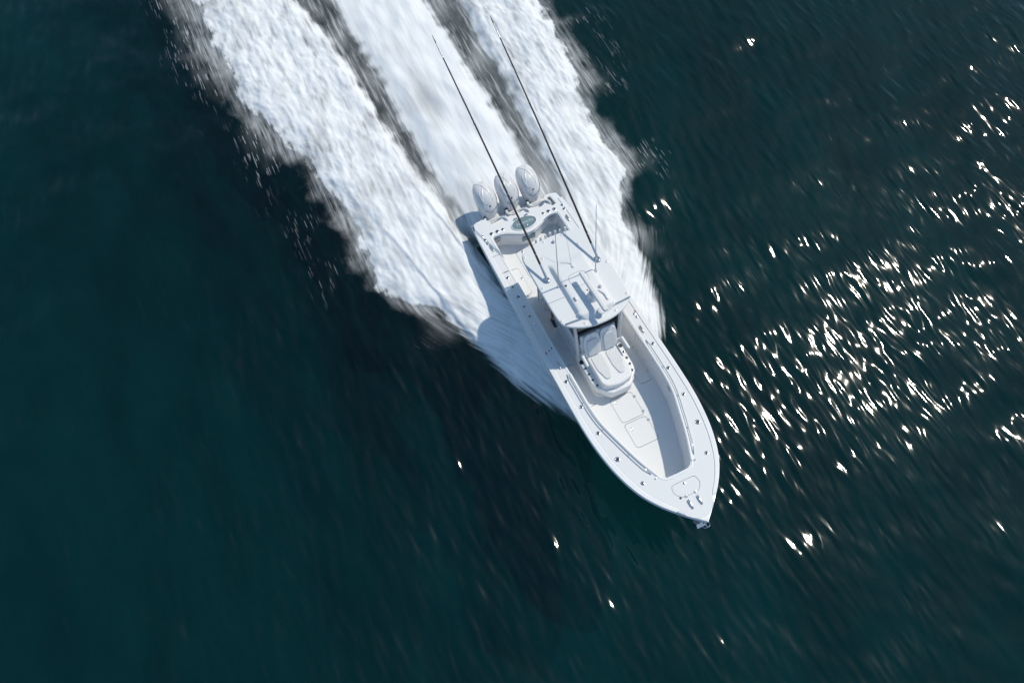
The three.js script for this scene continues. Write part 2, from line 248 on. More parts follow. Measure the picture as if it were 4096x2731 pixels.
const M = {
  gel: new THREE.MeshPhysicalMaterial({ color: rgb(0.78, 0.79, 0.80), roughness: 1, roughnessMap: gelRough, ior: 1.5 }),
  deck: new THREE.MeshPhysicalMaterial({ color: rgb(0.74, 0.75, 0.76), roughness: 0.62, ior: 1.45 }),
  top: new THREE.MeshPhysicalMaterial({ color: rgb(0.72, 0.735, 0.75), roughness: 0.5, ior: 1.45 }),
  cowl: new THREE.MeshPhysicalMaterial({ color: rgb(0.72, 0.72, 0.725), roughness: 0.34, clearcoat: 0.7, clearcoatRoughness: 0.12 }),
  vinyl: new THREE.MeshPhysicalMaterial({ color: rgb(0.78, 0.785, 0.79), roughness: 0.55 }),
  quilt: new THREE.MeshPhysicalMaterial({ color: rgb(0.74, 0.75, 0.76), roughness: 0.6, bumpMap: quiltTexture(), bumpScale: 0.006 }),
  seam: new THREE.MeshStandardMaterial({ color: rgb(0.18, 0.19, 0.2), roughness: 0.8 }),
  gutter: new THREE.MeshStandardMaterial({ color: rgb(0.22, 0.23, 0.24), roughness: 0.8 }),
  steel: new THREE.MeshStandardMaterial({ color: rgb(0.72, 0.72, 0.73), roughness: 0.16, metalness: 1 }),
  dark: new THREE.MeshStandardMaterial({ color: rgb(0.012, 0.012, 0.014), roughness: 0.5 }),
  carbon: new THREE.MeshStandardMaterial({ color: rgb(0.012, 0.011, 0.012), roughness: 0.55 }),
  grey: new THREE.MeshStandardMaterial({ color: rgb(0.16, 0.18, 0.21), roughness: 0.4 }),
  greyhose: new THREE.MeshStandardMaterial({ color: rgb(0.66, 0.68, 0.7), roughness: 0.45 }),
  aluminium: new THREE.MeshStandardMaterial({ color: rgb(0.6, 0.61, 0.62), roughness: 0.35, metalness: 0.0 }),
  glass: new THREE.MeshPhysicalMaterial({ color: rgb(0.05, 0.06, 0.065), roughness: 0.06, ior: 1.5, clearcoat: 1 }),
  teal: new THREE.MeshPhysicalMaterial({ color: rgb(0.1, 0.21, 0.25), roughness: 0.12 }),
  whip: new THREE.MeshStandardMaterial({ color: rgb(0.5, 0.51, 0.53), roughness: 0.4 }),
  red: new THREE.MeshStandardMaterial({ color: rgb(0.5, 0.05, 0.03), roughness: 0.5 }),
};

// ---------------------------------------------------------------- the boat
const boat = group('motor_boat');
boat.position.copy(O);
{ const F2 = FW.clone().multiplyScalar(Math.cos(PITCH)).add(new THREE.Vector3(0, Math.sin(PITCH), 0)), U = new THREE.Vector3(0, Math.cos(PITCH), 0).sub(FW.clone().multiplyScalar(Math.sin(PITCH))); boat.quaternion.setFromRotationMatrix(new THREE.Matrix4().makeBasis(F2, U, PT.clone().negate())); }
boat.userData = { label: 'white centre console fishing boat with hardtop and three outboards speeding across dark water', category: 'boat' };
const H = (x) => 1.0 + 0.0715 * x;                               // top of the covering boards
const SOLE = (x) => 0.36 + 0.05 * x;
const TOP = (x) => 2.545 + 0.03 * x;                             // hardtop skin
const beam = curve([[0.15, 1.39], [0.5, 1.43], [1, 1.45], [2, 1.465], [3, 1.48], [4.5, 1.5], [6, 1.512], [7, 1.515], [7.8, 1.49], [8.4, 1.42], [8.85, 1.33], [9.3, 1.19], [9.67, 1.02], [10.05, 0.76], [10.42, 0.42], [10.65, 0.18], [10.8, 0.012]]);
const inner = curve([[0.8, 1.075], [2, 1.085], [6.2, 1.095], [7.0, 1.085], [7.5, 1.04], [8.2, 0.86], [8.8, 0.68], [9.3, 0.49], [9.42, 0.44]]);
const mirror = (half) => [...half, ...half.slice().reverse().map(([x, y, r]) => [x, -y, r])];

// hull shell
{
  const N = 70, stations = []; for (let i = 0; i <= N; i++) { const t = i / N; stations.push(lerp(0.15, 10.8, 1 - Math.pow(1 - t, 1.5))); }
  const prof = (x) => {
    const t = x / 10.8, b = beam(x), bow = Math.pow(t, 7), xc = x - 0.45 * bow, xk = x - 1.15 * bow, hx = H(x);
    const yc = lerp(0.16, 1.15, Math.pow(t, 3.2)), yk = lerp(-0.42, 0.35, Math.pow(t, 6)), bc = b * lerp(0.9, 0.5, sstep(4.5, 10.8, x));
    return [[x, hx - 0.05, b - 0.012], [x, hx - 0.12, b - 0.03], [lerp(x, xc, 0.3), lerp(hx, yc, 0.45), lerp(b - 0.04, bc, 0.33)], [lerp(x, xc, 0.7), lerp(hx, yc, 0.8), lerp(b, bc, 0.78)], [xc, yc, bc], [xc - 0.01, yc - 0.03, bc - 0.09], [lerp(xc, xk, 0.5), lerp(yc - 0.03, yk, 0.5), bc * 0.47], [xk, yk, 0]];
  };
  const side = (s) => gridGeo(N, 7, (u, v, i, j) => { const q = prof(stations[i])[s > 0 ? j : 7 - j]; return [q[0], q[1], s * q[2]]; });
  const tr = prof(0.15), ts = new THREE.Shape(); tr.forEach((q, i) => (i ? ts.lineTo(q[2], q[1]) : ts.moveTo(q[2], q[1]))); tr.slice().reverse().forEach((q) => ts.lineTo(-q[2], q[1]));
  const tg = new THREE.ShapeGeometry(ts); tg.rotateY(Math.PI / 2); tg.translate(0.15, 0, 0);
  // the transom is cut down behind the motors, so only the lower part is closed by this face
  const tp = tg.attributes.position; for (let i = 0; i < tp.count; i++) if (tp.getY(i) > 0.7) tp.setY(i, 0.72);
  mesh('hull', merge([side(1), side(-1), tg]), M.gel, boat);
  for (const s of [1, -1]) { const pts = []; for (let i = 0; i <= N; i += 1) { const x = stations[i]; pts.push(new THREE.Vector3(x, H(x) - 0.075, s * (beam(x) + 0.002))); } mesh('rub_rail', tube(pts, 0.02, 160, 6), M.steel, boat); }
}
const lip = [[0.86, 0.78], [0.93, 0.6], [1.05, 0.4], [1.15, 0.2], [1.185, 0]];
const cockpitHalf = (off) => { const out = []; out.push([1.185 - off, 0], [1.15 - off, 0.2], [1.05 - off, 0.4], [0.93 - off, 0.6], [0.87 - off, 0.8], [0.87 - off, 0.98], [0.93 - off, inner(1) + off]); for (let x = 1.15; x < 9.3; x += 0.25) out.push([x, inner(x) + off]); out.push([9.33, inner(9.33) + off], [9.43 + off, 0.40 + off * 0.6], [9.49 + off, 0.3], [9.5 + off, 0]); return out; };
const cockpit = (off) => { const h = cockpitHalf(off); return [...h, ...h.slice(1, -1).reverse().map(([x, y]) => [x, -y])]; };
const deckHalf = (inset) => { const aft = [[0.33, 0], [0.48, 0.1], [0.44, 0.33], [0.49, 0.55], [0.5, 0.75], [0.42, 0.88], [0.2, 0.96], [0.155, 1.1], [0.16, 1.25], [0.22, 1.385]]; const out = aft.map(([x, y]) => [x, y - (y > 1.2 ? inset : 0)]); for (let x = 0.5; x < 10.79; x += x < 8 ? 0.3 : 0.12) { const k = inset * (1 - sstep(10.28, 10.42, x)); out.push([x, Math.max(0.02, beam(x) - k)]); } out.push([10.8, 0]); return out; };
const deckOutline = (inset) => { const h = deckHalf(inset); return [...h, ...h.slice(1, -1).reverse().map(([x, y]) => [x, -y])]; };
const bowHatch = roundPoly([[9.69, -0.33], [9.69, 0.33], [9.9, 0.36], [10.06, 0.22], [10.06, -0.22], [9.9, -0.36]], 0.09);
const shrink = (pts, d) => { const cx = pts.reduce((a, p) => a + p[0], 0) / pts.length, cy = pts.reduce((a, p) => a + p[1], 0) / pts.length, mx = Math.max(...pts.map((p) => Math.hypot(p[0] - cx, p[1] - cy))); return pts.map(([x, y]) => [cx + (x - cx) * (1 - d / mx), cy + (y - cy) * (1 - d / mx)]); };
const pocket = roundPoly([[0.24, 1.0], [0.24, 1.16], [0.62, 1.2], [0.66, 0.98]], 0.06);
// covering boards and fore deck
mesh('covering_board', slab(deckOutline(0.022), [cockpit(0.0), bowHatch, pocket], (x) => H(x) - 0.004, 0.09, 0.03, 4), M.gel, boat);
mesh('deck_panel', slab(deckOutline(0.15).map(([x, y]) => [Math.min(x, 10.66), y]), [cockpit(0.02), bowHatch, pocket], H, 0.03, 0.003, 1), M.deck, boat);
for (const s of [1, -1]) {                                       // rolled outer band of the covering board, standing proud of the deck
  const o = [], q = []; for (let x = 0.45; x <= 10.34; x += x < 8 ? 0.25 : 0.1) { o.push([x, s * (beam(x) + 0.01)]); const e = Math.min(1, (10.36 - x) / 0.16); q.push([x, s * (beam(x) - 0.125 * Math.sqrt(Math.max(0.02, 1 - (1 - e) * (1 - e))))]); }
  const pl = [...o, ...q.reverse()]; if (s > 0) pl.reverse(); mesh('gunwale_cap', slab(pl, null, (x) => H(x) + 0.016, 0.075, 0.014, 4), M.gel, boat);
}
mesh('stern_pocket', slab(pocket.map(([x, y]) => [x, y]), null, (x) => H(x) - 0.16, 0.02, 0), M.gel, boat);
{ const w = []; const pk = pocket; w.push(gridGeo(pk.length, 1, (u, v, i, j) => { const q = pk[i % pk.length]; return [q[0], H(q[0]) - 0.02 - 0.15 * j, -q[1]]; })); mesh('pocket_wall', merge(w), new THREE.MeshStandardMaterial({ color: rgb(0.72, 0.73, 0.74), roughness: 0.5, side: THREE.DoubleSide }), boat); mesh('hinge', merge([tube([V(0.42, 1.1, H(0.4) - 0.13), V(0.48, 1.16, H(0.4) - 0.08), V(0.56, 1.13, H(0.4) - 0.11)], 0.012, 10, 6)]), M.steel, boat); }
{ const h = group('deck_hatch', boat); mesh('hatch_lid', slab(shrink(bowHatch, 0.03), null, (x) => H(x) - 0.001, 0.03, 0.006, 2), M.deck, h); mesh('hatch_gutter', slab(shrink(bowHatch, -0.03), null, (x) => H(x) - 0.06, 0.01, 0), M.seam, h);
  mesh('latch', lathe([[0, 0.006], [0.03, 0.006], [0.036, 0], [0.036, -0.004]], V(9.76, 0.0, H(9.76))), M.steel, h);
  for (const p of [0.12, -0.13]) mesh('hatch_hinge', new RoundedBoxGeometry(0.07, 0.012, 0.05, 2, 0.004).translate(10.06, H(10.06) + 0.005, -p), M.steel, h); mesh('hatch_seam', tube(bowHatch.map(([x, y]) => V(x, y, H(x) + 0.001)), 0.0045, 120, 6, true), M.gutter, h); mesh('rope_hole', lathe([[0, 0.003], [0.03, 0.003], [0.03, -0.003]], V(10.04, -0.27, H(10.04) + 0.001)), M.dark, h); }

// cockpit liner: walls down to the sole
{
  const c = cockpit(0.012), n = c.length;
  const wall = gridGeo(n, 4, (u, v, i, j) => { const q = c[i % n], fl = [0, 0.004, 0.0, -0.02, -0.035][j], cx = 5, len = Math.hypot(q[0] - cx, q[1]), top = H(q[0]) - 0.035, bot = SOLE(q[0]) - 0.01; return [q[0] - (q[0] - cx) / len * 0, lerp(top, bot, [0, 0.12, 0.5, 0.9, 1][j]), -(q[1] + Math.sign(q[1]) * fl * (q[0] > 1.2 ? 1 : 0))]; });
  mesh('cockpit_wall', wall, new THREE.MeshPhysicalMaterial({ color: rgb(0.74, 0.75, 0.765), roughness: 0.4, side: THREE.DoubleSide }), boat);
  // coaming roll
  const rollPts = c.map(([x, y]) => new THREE.Vector3(x, H(x) - 0.022, -y));
  mesh('coaming_roll', tube(rollPts, 0.034, 360, 10, true), M.gel, boat);
  // padded bolster round the bow cockpit
  for (const s of [1, -1]) { const p = []; for (let x = 5.92; x <= 9.36; x += 0.2) p.push(V(x, s * (inner(x) - 0.005), H(x) - 0.012)); const b = tube(p, 0.043, 60, 12); mesh('coaming_bolster', merge([b, new THREE.SphereGeometry(0.043, 12, 8).translate(p[0].x, p[0].y, p[0].z), new THREE.SphereGeometry(0.043, 12, 8).translate(p.at(-1).x, p.at(-1).y, p.at(-1).z)]), M.vinyl, boat);
    const rr = group('grab_rail', boat), q = []; for (let x = 5.9; x <= 9.4; x += 0.175) q.push(V(x, s * (inner(x) + 0.075), H(x) + 0.06)); q[0].y -= 0.05; q.at(-1).y -= 0.05; mesh('rail_tube', tube(q, 0.0135, 70, 8), M.steel, rr);
    for (const x of [5.98, 6.8, 7.68, 8.55, 9.36]) mesh('rail_bracket', rod(V(x, s * (inner(x) + 0.08), H(x) - 0.01), V(x, s * (inner(x) + 0.073), H(x) + 0.06), 0.018, 0.012), M.steel, rr); }
}
// sole with lift-out hatches
{
  const h1 = roundPoly([[6.77, -0.33], [6.77, 0.33], [7.51, 0.33], [7.51, -0.33]], 0.1), h2 = roundPoly([[7.555, -0.33], [7.555, 0.33], [8.28, 0.33], [8.28, -0.33]], 0.1);
  const h3 = roundPoly([[5.35, 0.66], [5.35, 1.0], [6.72, 1.0], [6.72, 0.66]], 0.09), h4 = h3.map(([x, y]) => [x, -y]).reverse(), h5 = roundPoly([[1.8, -0.98], [1.8, -0.66], [2.8, -0.66], [2.8, -0.98]], 0.08), h6 = roundPoly([[1.25, -0.5], [1.25, 0.5], [2.3, 0.5], [2.3, -0.5]], 0.1);
  const holes = [h1, h2, h3, h4, h5, h6];
  const so = cockpit(0.02).map(([x, y]) => [x, y]);
  mesh('cockpit_sole', slab(so, holes, SOLE, 0.03, 0.0), M.deck, boat);
  mesh('sole_gutter', slab(so, null, (x) => SOLE(x) - 0.03, 0.02, 0), M.gutter, boat);
  const latches = [[6.9, -0.2], [7.75, -0.2], [6.3, 0.73], [6.3, -0.9], [2.2, -0.72], [1.35, -0.3]];
  const hinges = [[[6.95, 0.33], [7.42, 0.33]], [[7.7, 0.33], [8.15, 0.33]], [[5.6, 1.0], [6.45, 1.0]], [[5.6, -1.0], [6.4, -1.0]], [], [[1.27, -0.3]]];
  holes.forEach((h, i) => { const g = group('sole_hatch', boat); mesh('hatch_lid', slab(shrink(h, 0.012), null, (x) => SOLE(x) + 0.001, 0.029, 0.005, 2), M.deck, g); const [lx, ly] = latches[i]; mesh('latch', lathe([[0, 0.004], [0.014, 0.004], [0.02, 0.009], [0.036, 0.007], [0.04, 0]], V(lx, ly, SOLE(lx))), M.steel, g); for (const [hx, hy] of hinges[i]) mesh('hatch_hinge', new RoundedBoxGeometry(0.055, 0.012, 0.07, 2, 0.004).translate(hx, SOLE(hx) + 0.006, -hy), M.steel, g); });
}
// stern: motor shelf, bait well lid, transom window, side vents
mesh('motor_shelf', slab(roundPoly([[0.06, -1.3], [0.06, 1.3], [0.75, 1.3], [0.75, -1.3]], 0.08), null, () => 0.74, 0.12, 0.03, 3), M.gel, boat);
{ const aft = deckHalf(0).slice(0, 10); const full = [...aft.slice(1).reverse().map(([x, y]) => [x, -y]), ...aft]; mesh('transom_face', gridGeo(full.length - 1, 1, (u, v, i, j) => [full[i][0] + 0.02, j ? H(0.3) - 0.05 : 0.7, -full[i][1]]), new THREE.MeshPhysicalMaterial({ color: rgb(0.78, 0.79, 0.8), roughness: 0.35, side: THREE.DoubleSide }), boat); }
function canvasTex(w, h, draw) { const c = document.createElement('canvas'); c.width = w; c.height = h; const x = c.getContext('2d'); draw(x, w, h); const t = new THREE.CanvasTexture(c); t.colorSpace = THREE.SRGBColorSpace; return t; }
{
  const g = group('bait_well_lid', boat), tex = canvasTex(512, 300, (c, w, h) => {
    c.fillStyle = '#71888f'; c.fillRect(0, 0, w, h); const r = rng(8); for (let i = 0; i < 130; i++) { c.fillStyle = `rgba(215,235,238,${0.15 + 0.4 * r()})`; c.beginPath(); c.arc(r() * w, h * 0.25 + r() * h * 0.6, 0.8 + 2.2 * r(), 0, 7); c.fill(); }
    c.fillStyle = 'rgba(205,222,226,0.85)'; c.font = 'italic 84px serif'; c.textAlign = 'center'; c.textBaseline = 'middle'; c.fillText('Yellowfin', w / 2 + 14, h / 2 - 12);
  });
  const X = 0.845, a = 0.37, b = 0.215, el = (k) => { const o = []; for (let i = 0; i < 48; i++) { const t = i / 48 * Math.PI * 2; o.push([X + b * k * Math.cos(t), a * k * Math.sin(t)]); } return o; };
  const lid = slab(el(1), null, (x) => H(x) + 0.018, 0.02, 0.003, 1), p = lid.attributes.position, uv = lid.attributes.uv; for (let i = 0; i < p.count; i++) uv.setXY(i, (-p.getZ(i) + a) / (2 * a), 0.5 - (p.getX(i) - X) / (2 * b) * (b / a) * (512 / 300));
  mesh('lid_pane', lid, new THREE.MeshPhysicalMaterial({ map: tex, roughness: 0.14, ior: 1.5 }), g);
  mesh('lid_rim', tube(el(1.05).map(([x, y]) => V(x, y, H(x) + 0.012)), 0.016, 90, 8, true), M.gel, g);
  mesh('lid_gasket', tube(el(1.005).map(([x, y]) => V(x, y, H(x) + 0.018)), 0.006, 90, 6, true), M.grey, g);
  for (const y of [-0.17, 0.17]) mesh('lid_hinge', new RoundedBoxGeometry(0.05, 0.03, 0.11, 2, 0.008).translate(X - b - 0.02, H(X) + 0.02, -y), M.steel, g);
  mesh('latch', lathe([[0, 0.03], [0.02, 0.027], [0.036, 0.01], [0.036, 0]], V(X + 0.1, 0.05, H(X) + 0.018)), M.steel, g);
  const win = new THREE.PlaneGeometry(0.4, 0.17); win.rotateY(Math.PI / 2); win.translate(1.2, 0.76, 0.0); mesh('well_window', new RoundedBoxGeometry(0.03, 0.2, 0.42, 3, 0.012).translate(1.165, 0.76, 0), M.teal, boat);
}
function vent(at, nrm, r) { const g = group('speaker_grille', boat), q = new THREE.Quaternion().setFromUnitVectors(new THREE.Vector3(0, 1, 0), nrm), put = (o) => { o.applyQuaternion(q); o.translate(at.x, at.y, at.z); return o; };
  mesh('speaker_cone', put(lathe([[0, 0.004], [r * 0.9, 0.004], [r * 0.9, 0]])), M.dark, g); const bars = [new THREE.TorusGeometry(r, 0.012, 6, 24).rotateX(Math.PI / 2), new THREE.TorusGeometry(r * 0.35, 0.008, 6, 16).rotateX(Math.PI / 2).translate(0, 0.008, 0)]; for (let i = 0; i < 8; i++) { const b = new THREE.BoxGeometry(r * 0.65, 0.01, 0.014).translate(r * 0.66, 0.008, 0); b.rotateY(i * Math.PI / 4); bars.push(b); } mesh('grille_frame', put(merge(bars)), M.vinyl, g); }
vent(V(0.91, -0.88, 0.8), new THREE.Vector3(1, 0, 0), 0.09); vent(V(0.91, 0.88, 0.8), new THREE.Vector3(1, 0, 0), 0.09);
vent(V(7.35, 1.06, 1.3), new THREE.Vector3(0, 0, 1), 0.1); vent(V(7.35, -1.06, 1.3), new THREE.Vector3(0, 0, -1), 0.1);

// fittings on the covering boards
const holderG = lathe([[0.03, -0.1], [0.03, 0.004], [0.036, 0.01], [0.056, 0.006], [0.06, 0.0]], null), holeG = new THREE.CylinderGeometry(0.03, 0.03, 0.01, 16).translate(0, 0.001, 0);
function rodHolder(x, p, y, k = 1) { const g = group('rod_holder', boat); g.position.set(x, y, -p); g.rotation.z = 0.07; g.scale.setScalar(k * 0.88); mesh('holder_flange', holderG, M.steel, g); mesh('holder_bore', holeG, M.dark, g); }
for (const s of [1, -1]) for (const [x, p, k] of [[0.74, 1.3, 0.9], [0.9, 1.28, 0.9], [6.07, 1.28, 1], [6.88, 1.27, 1], [7.71, 1.225, 1], [8.53, 1.13, 1.3], [9.33, 0.887, 1]]) rodHolder(x, s * p, H(x) + 0.002, k);
for (const s of [1, -1]) for (const [x, p, k] of [[0.77, 1.02, 1.15], [0.765, 0.83, 1.15], [0.765, 0.655, 0.9]]) rodHolder(x, s * p, H(x) + 0.002, k);
for (const s of [1, -1]) for (const x of [2.4, 2.76, 3.12, 3.48, 3.84]) rodHolder(x, s * 1.255, H(x) + 0.002, x === 3.12 ? 1.15 : 0.95);
const capG = lathe([[0, 0.014], [0.03, 0.012], [0.042, 0.004], [0.044, 0]], null);
for (const [x, p] of [[4.14, -1.255], [5.05, -1.29], [5.05, 1.31], [5.16, 1.32], [5.0, -1.2], [1.05, -1.27]]) { mesh('filler_cap', capG.clone().translate(x, H(x) + 0.002, -p), M.steel, boat); }
for (const [x, p] of [[5.08, -1.36], [4.98, 1.36]]) mesh('cap_tag', new RoundedBoxGeometry(0.05, 0.01, 0.03, 2, 0.004).translate(x, H(x) + 0.004, -p), M.red, boat);
function cleat(x, p) { const g = group('cleat', boat); const s = lathe([[0, -0.125], [0.014, -0.12], [0.026, -0.06], [0.03, 0], [0.026, 0.06], [0.014, 0.12], [0, 0.125]], null, null, 14); s.rotateZ(Math.PI / 2); s.scale(1, 0.7, 1); s.translate(x, H(x) + 0.035, -p); mesh('cleat_horn', s, M.steel, g); const b = new THREE.CylinderGeometry(0.055, 0.06, 0.012, 24).scale(1.9, 1, 0.75).translate(x, H(x) + 0.004, -p); mesh('cleat_cup', b, M.steel, g); }
for (const [x, p] of [[1.26, 1.22], [1.26, -1.22], [5.56, 1.24], [5.56, -1.24], [10.27, 0.11], [10.27, -0.14]]) cleat(x, p);
// side door lines and latches in the covering board
for (const x of [1.55, 2.2]) mesh('door_seam', new THREE.BoxGeometry(0.012, 0.006, 0.26).translate(x, H(x) + 0.001, 1.23), M.gutter, boat);
mesh('door_latch', new RoundedBoxGeometry(0.025, 0.014, 0.12, 2, 0.005).translate(2.2, H(2.2) + 0.006, 1.2), M.seam, boat);
// lockers on the port side inside wall
for (const x of [4.55, 5.25]) mesh('locker_door', new RoundedBoxGeometry(0.62, 0.42, 0.02, 2, 0.008).rotateZ(0.06).translate(x, (H(x) + SOLE(x)) / 2 + 0.02, -1.1), M.gel, boat);
// anchor and roller at the stem
{ const g = group('bow_anchor', boat); const fl = new THREE.Shape(); fl.moveTo(-0.02, -0.02); fl.lineTo(0.1, 0.09); fl.lineTo(0.17, 0.02); fl.lineTo(0.02, -0.2); fl.closePath();
  const f = new THREE.ExtrudeGeometry(fl, { depth: 0.2, bevelEnabled: true, bevelSize: 0.008, bevelThickness: 0.01, bevelSegments: 2 }); f.translate(10.62, 1.42, -0.0); mesh('anchor_fluke', f, M.steel, g); mesh('anchor_shank', rod(V(10.5, 0, 1.6), V(10.86, 0, 1.5), 0.022, 0.016), M.steel, g); mesh('roll_bar', tube([V(10.78, -0.1, 1.5), V(10.86, -0.08, 1.53), V(10.885, 0, 1.54), V(10.86, 0.08, 1.53), V(10.78, 0.1, 1.5)], 0.007, 24, 6), M.steel, g); }

// ---------------------------------------------------------------- console and forward lounge
{
  const c = group('console', boat);
  const body = roundPoly([[4.25, -0.56], [4.25, 0.56], [5.42, 0.56], [5.42, -0.56]], 0.1);
  mesh('console_body', slab(body, null, (x) => x < 4.7 ? 1.62 : 1.62 + (Math.min(x, 5.3) - 4.7) * 0.1, 1.12, 0.05, 4), M.gel, c);
  mesh('console_plinth', slab(roundPoly([[4.2, -0.6], [4.2, 0.6], [6.5, 0.6], [6.62, 0.4], [6.62, -0.4], [6.5, -0.6]], 0.1), null, () => 0.8, 0.3, 0.02, 2), M.gel, c);
  const pod = roundPoly([[5.3, -0.64], [5.3, 0.64], [6.3, 0.635], [6.48, 0.57], [6.58, 0.45, 0.06], [6.78, 0.3, 0.2], [6.78, -0.3, 0.2], [6.58, -0.45, 0.06], [6.48, -0.57], [6.3, -0.635]], 0.1);
  mesh('lounge_pod', slab(pod, null, () => 1.13, 0.34, 0.045, 4), M.gel, c);
  mesh('pod_seam', slab(shrink(pod, -0.004), null, () => 0.86, 0.012, 0), M.gutter, c);
  mesh('lounge_box', slab(roundPoly([[5.4, -0.48], [5.4, 0.48], [6.5, 0.455], [6.62, 0.36], [6.71, 0, 0.6], [6.62, -0.36], [6.5, -0.455]], 0.09), null, () => 1.2, 0.12, 0.02, 2), M.gel, c);
  const cush = roundPoly([[5.6, -0.47], [5.6, 0.47], [6.49, 0.45], [6.62, 0.35], [6.7, 0, 0.6], [6.62, -0.35], [6.49, -0.45]], 0.1);
  mesh('seat_cushion', slab(cush, null, (x) => 1.335 - 0.02 * sstep(6.4, 6.7, x), 0.15, 0.055, 6), M.vinyl, c);
  for (const s of [1, -1]) {
    const pad = roundPoly([[5.7, s * 0.06], [5.7, s * 0.37], [6.1, s * 0.37], [6.42, s * 0.27], [6.42, s * 0.13], [6.15, s * 0.06]], 0.06); if (s < 0) pad.reverse();
    const g = slab(pad, null, () => 1.352, 0.04, 0.014, 3), p = g.attributes.position, uv = g.attributes.uv; for (let i = 0; i < p.count; i++) uv.setXY(i, p.getZ(i) / 0.27, p.getX(i) / 0.36); mesh('quilted_pad', g, M.quilt, c);
    mesh('pad_piping', tube(shrink(pad, -0.006).map(([x, y]) => V(x, y, 1.338)), 0.007, 80, 6, true), M.aluminium, c);
    // backrest half: leaning aft
    const br = group('backrest', c); br.position.set(5.66, 1.33, -s * 0.24); br.rotation.z = 0.44;
    const sh = roundPoly([[-0.235, 0], [0.235, 0], [0.25, 0.42], [0.235, 0.64], [0.14, 0.74], [-0.12, 0.74], [-0.19, 0.68], [-0.24, 0.42]], 0.05);
    const bg = new THREE.ExtrudeGeometry(shapeOf(sh), { depth: 0.07, bevelEnabled: true, bevelSize: 0.03, bevelThickness: 0.035, bevelOffset: -0.03, bevelSegments: 5 }); bg.rotateY(Math.PI / 2); bg.translate(-0.1, 0, 0); mesh('back_cushion', bg, M.vinyl, br);
    const qs = roundPoly([[-0.15, 0.03], [0.14, 0.03], [0.17, 0.4], [0.13, 0.55], [-0.12, 0.55], [-0.16, 0.4]], 0.05), qg = new THREE.ExtrudeGeometry(shapeOf(qs), { depth: 0.02, bevelEnabled: true, bevelSize: 0.01, bevelThickness: 0.012, bevelOffset: -0.01, bevelSegments: 3 }); { const p = qg.attributes.position, uv = qg.attributes.uv; for (let i = 0; i < p.count; i++) uv.setXY(i, p.getX(i) / 0.27, p.getY(i) / 0.36); } qg.rotateY(Math.PI / 2); qg.translate(0.0, 0, 0); mesh('quilted_pad', qg, M.quilt, br);
    mesh('pad_piping', tube(shrink(qs, -0.008).map(([x, y]) => new THREE.Vector3(0.012, y, -x)), 0.007, 60, 6, true), M.aluminium, br);
    mesh('headrest_mark', new THREE.BoxGeometry(0.004, 0.03, 0.06).translate(0.007, 0.62, 0), M.aluminium, br);
    // arm rest
    mesh('arm_rest', new THREE.CapsuleGeometry(0.045, 0.32, 6, 14).rotateZ(Math.PI / 2).rotateY(s * 0.04).translate(5.78, 1.55, -s * 0.6), M.vinyl, c); mesh('arm_bracket', rod(V(5.56, s * 0.48, 1.45), V(5.6, s * 0.6, 1.53), 0.03), M.gel, c);
    for (const [i, x] of [5.83, 6.02, 6.21, 6.4].entries()) { const h = lathe([[0.026, -0.01], [0.028, 0.004], [0.036, 0.006], [0.042, 0.0]], V(x, s * (0.575 - i * 0.012 - (i > 2 ? 0.02 : 0)), 1.131), null, 16); mesh('cup_holder', h, M.steel, c); mesh('cup_bore', new THREE.CylinderGeometry(0.028, 0.028, 0.006, 16).translate(x, 1.132, -s * (0.575 - i * 0.012 - (i > 2 ? 0.02 : 0))), M.dark, c); }
    mesh('speaker', lathe([[0, 0.006], [0.04, 0.01], [0.056, 0.012], [0.06, 0]], V(5.63, s * 0.585, 1.131)), M.dark, c);
    // pipework of the hardtop
    mesh('top_post', rod(V(5.5, s * 0.6, 1.1), V(5.18, s * 0.66, TOP(5.2) - 0.05), 0.052, 0.045, 16), M.aluminium, c);
    mesh('top_post', rod(V(4.3, s * 0.62, 1.0), V(4.1, s * 0.68, TOP(4.1) - 0.05), 0.035, 0.035, 14), M.aluminium, c);
    mesh('side_glass', gridGeo(1, 1, (u, v, i, j) => [lerp(lerp(4.3, 4.12, j), lerp(5.4, 5.15, j), i), lerp(1.62, 2.55, j), -s * lerp(0.57, 0.66, j)]), new THREE.MeshPhysicalMaterial({ color: rgb(0.05, 0.06, 0.065), roughness: 0.06, side: THREE.DoubleSide }), c);
  }
  mesh('lounge_back_panel', new RoundedBoxGeometry(0.12, 0.74, 1.04, 3, 0.04).rotateZ(0.44).translate(5.4, 1.58, 0), M.gel, c);
  // windscreen with its black frame
  mesh('windscreen', gridGeo(1, 1, (u, v, i, j) => [lerp(5.3, 5.1, j), lerp(1.78, 2.62, j), lerp(-0.6, 0.6, i)]), new THREE.MeshPhysicalMaterial({ color: rgb(0.05, 0.06, 0.065), roughness: 0.06, side: THREE.DoubleSide }), c);
  mesh('windscreen_frame', merge([rod(V(5.26, -0.58, 2.05), V(5.26, 0.58, 2.05), 0.035), rod(V(5.31, -0.56, 1.83), V(5.12, -0.6, 2.6), 0.025), rod(V(5.31, 0.56, 1.83), V(5.12, 0.6, 2.6), 0.025)]), M.dark, c);
  mesh('latch', new RoundedBoxGeometry(0.02, 0.03, 0.09, 2, 0.006).translate(6.75, 1.04, 0.0), M.grey, c);
  // helm: wheel and dash
  const wheel = new THREE.TorusGeometry(0.19, 0.014, 8, 32); wheel.rotateY(Math.PI / 2).rotateZ(0.5); wheel.translate(4.1, 1.45, 0); mesh('steering_wheel', wheel, M.steel, c); mesh('dash', new RoundedBoxGeometry(0.06, 0.4, 1.0, 2, 0.02).rotateZ(0.5).translate(4.26, 1.6, 0), M.dark, c);
}
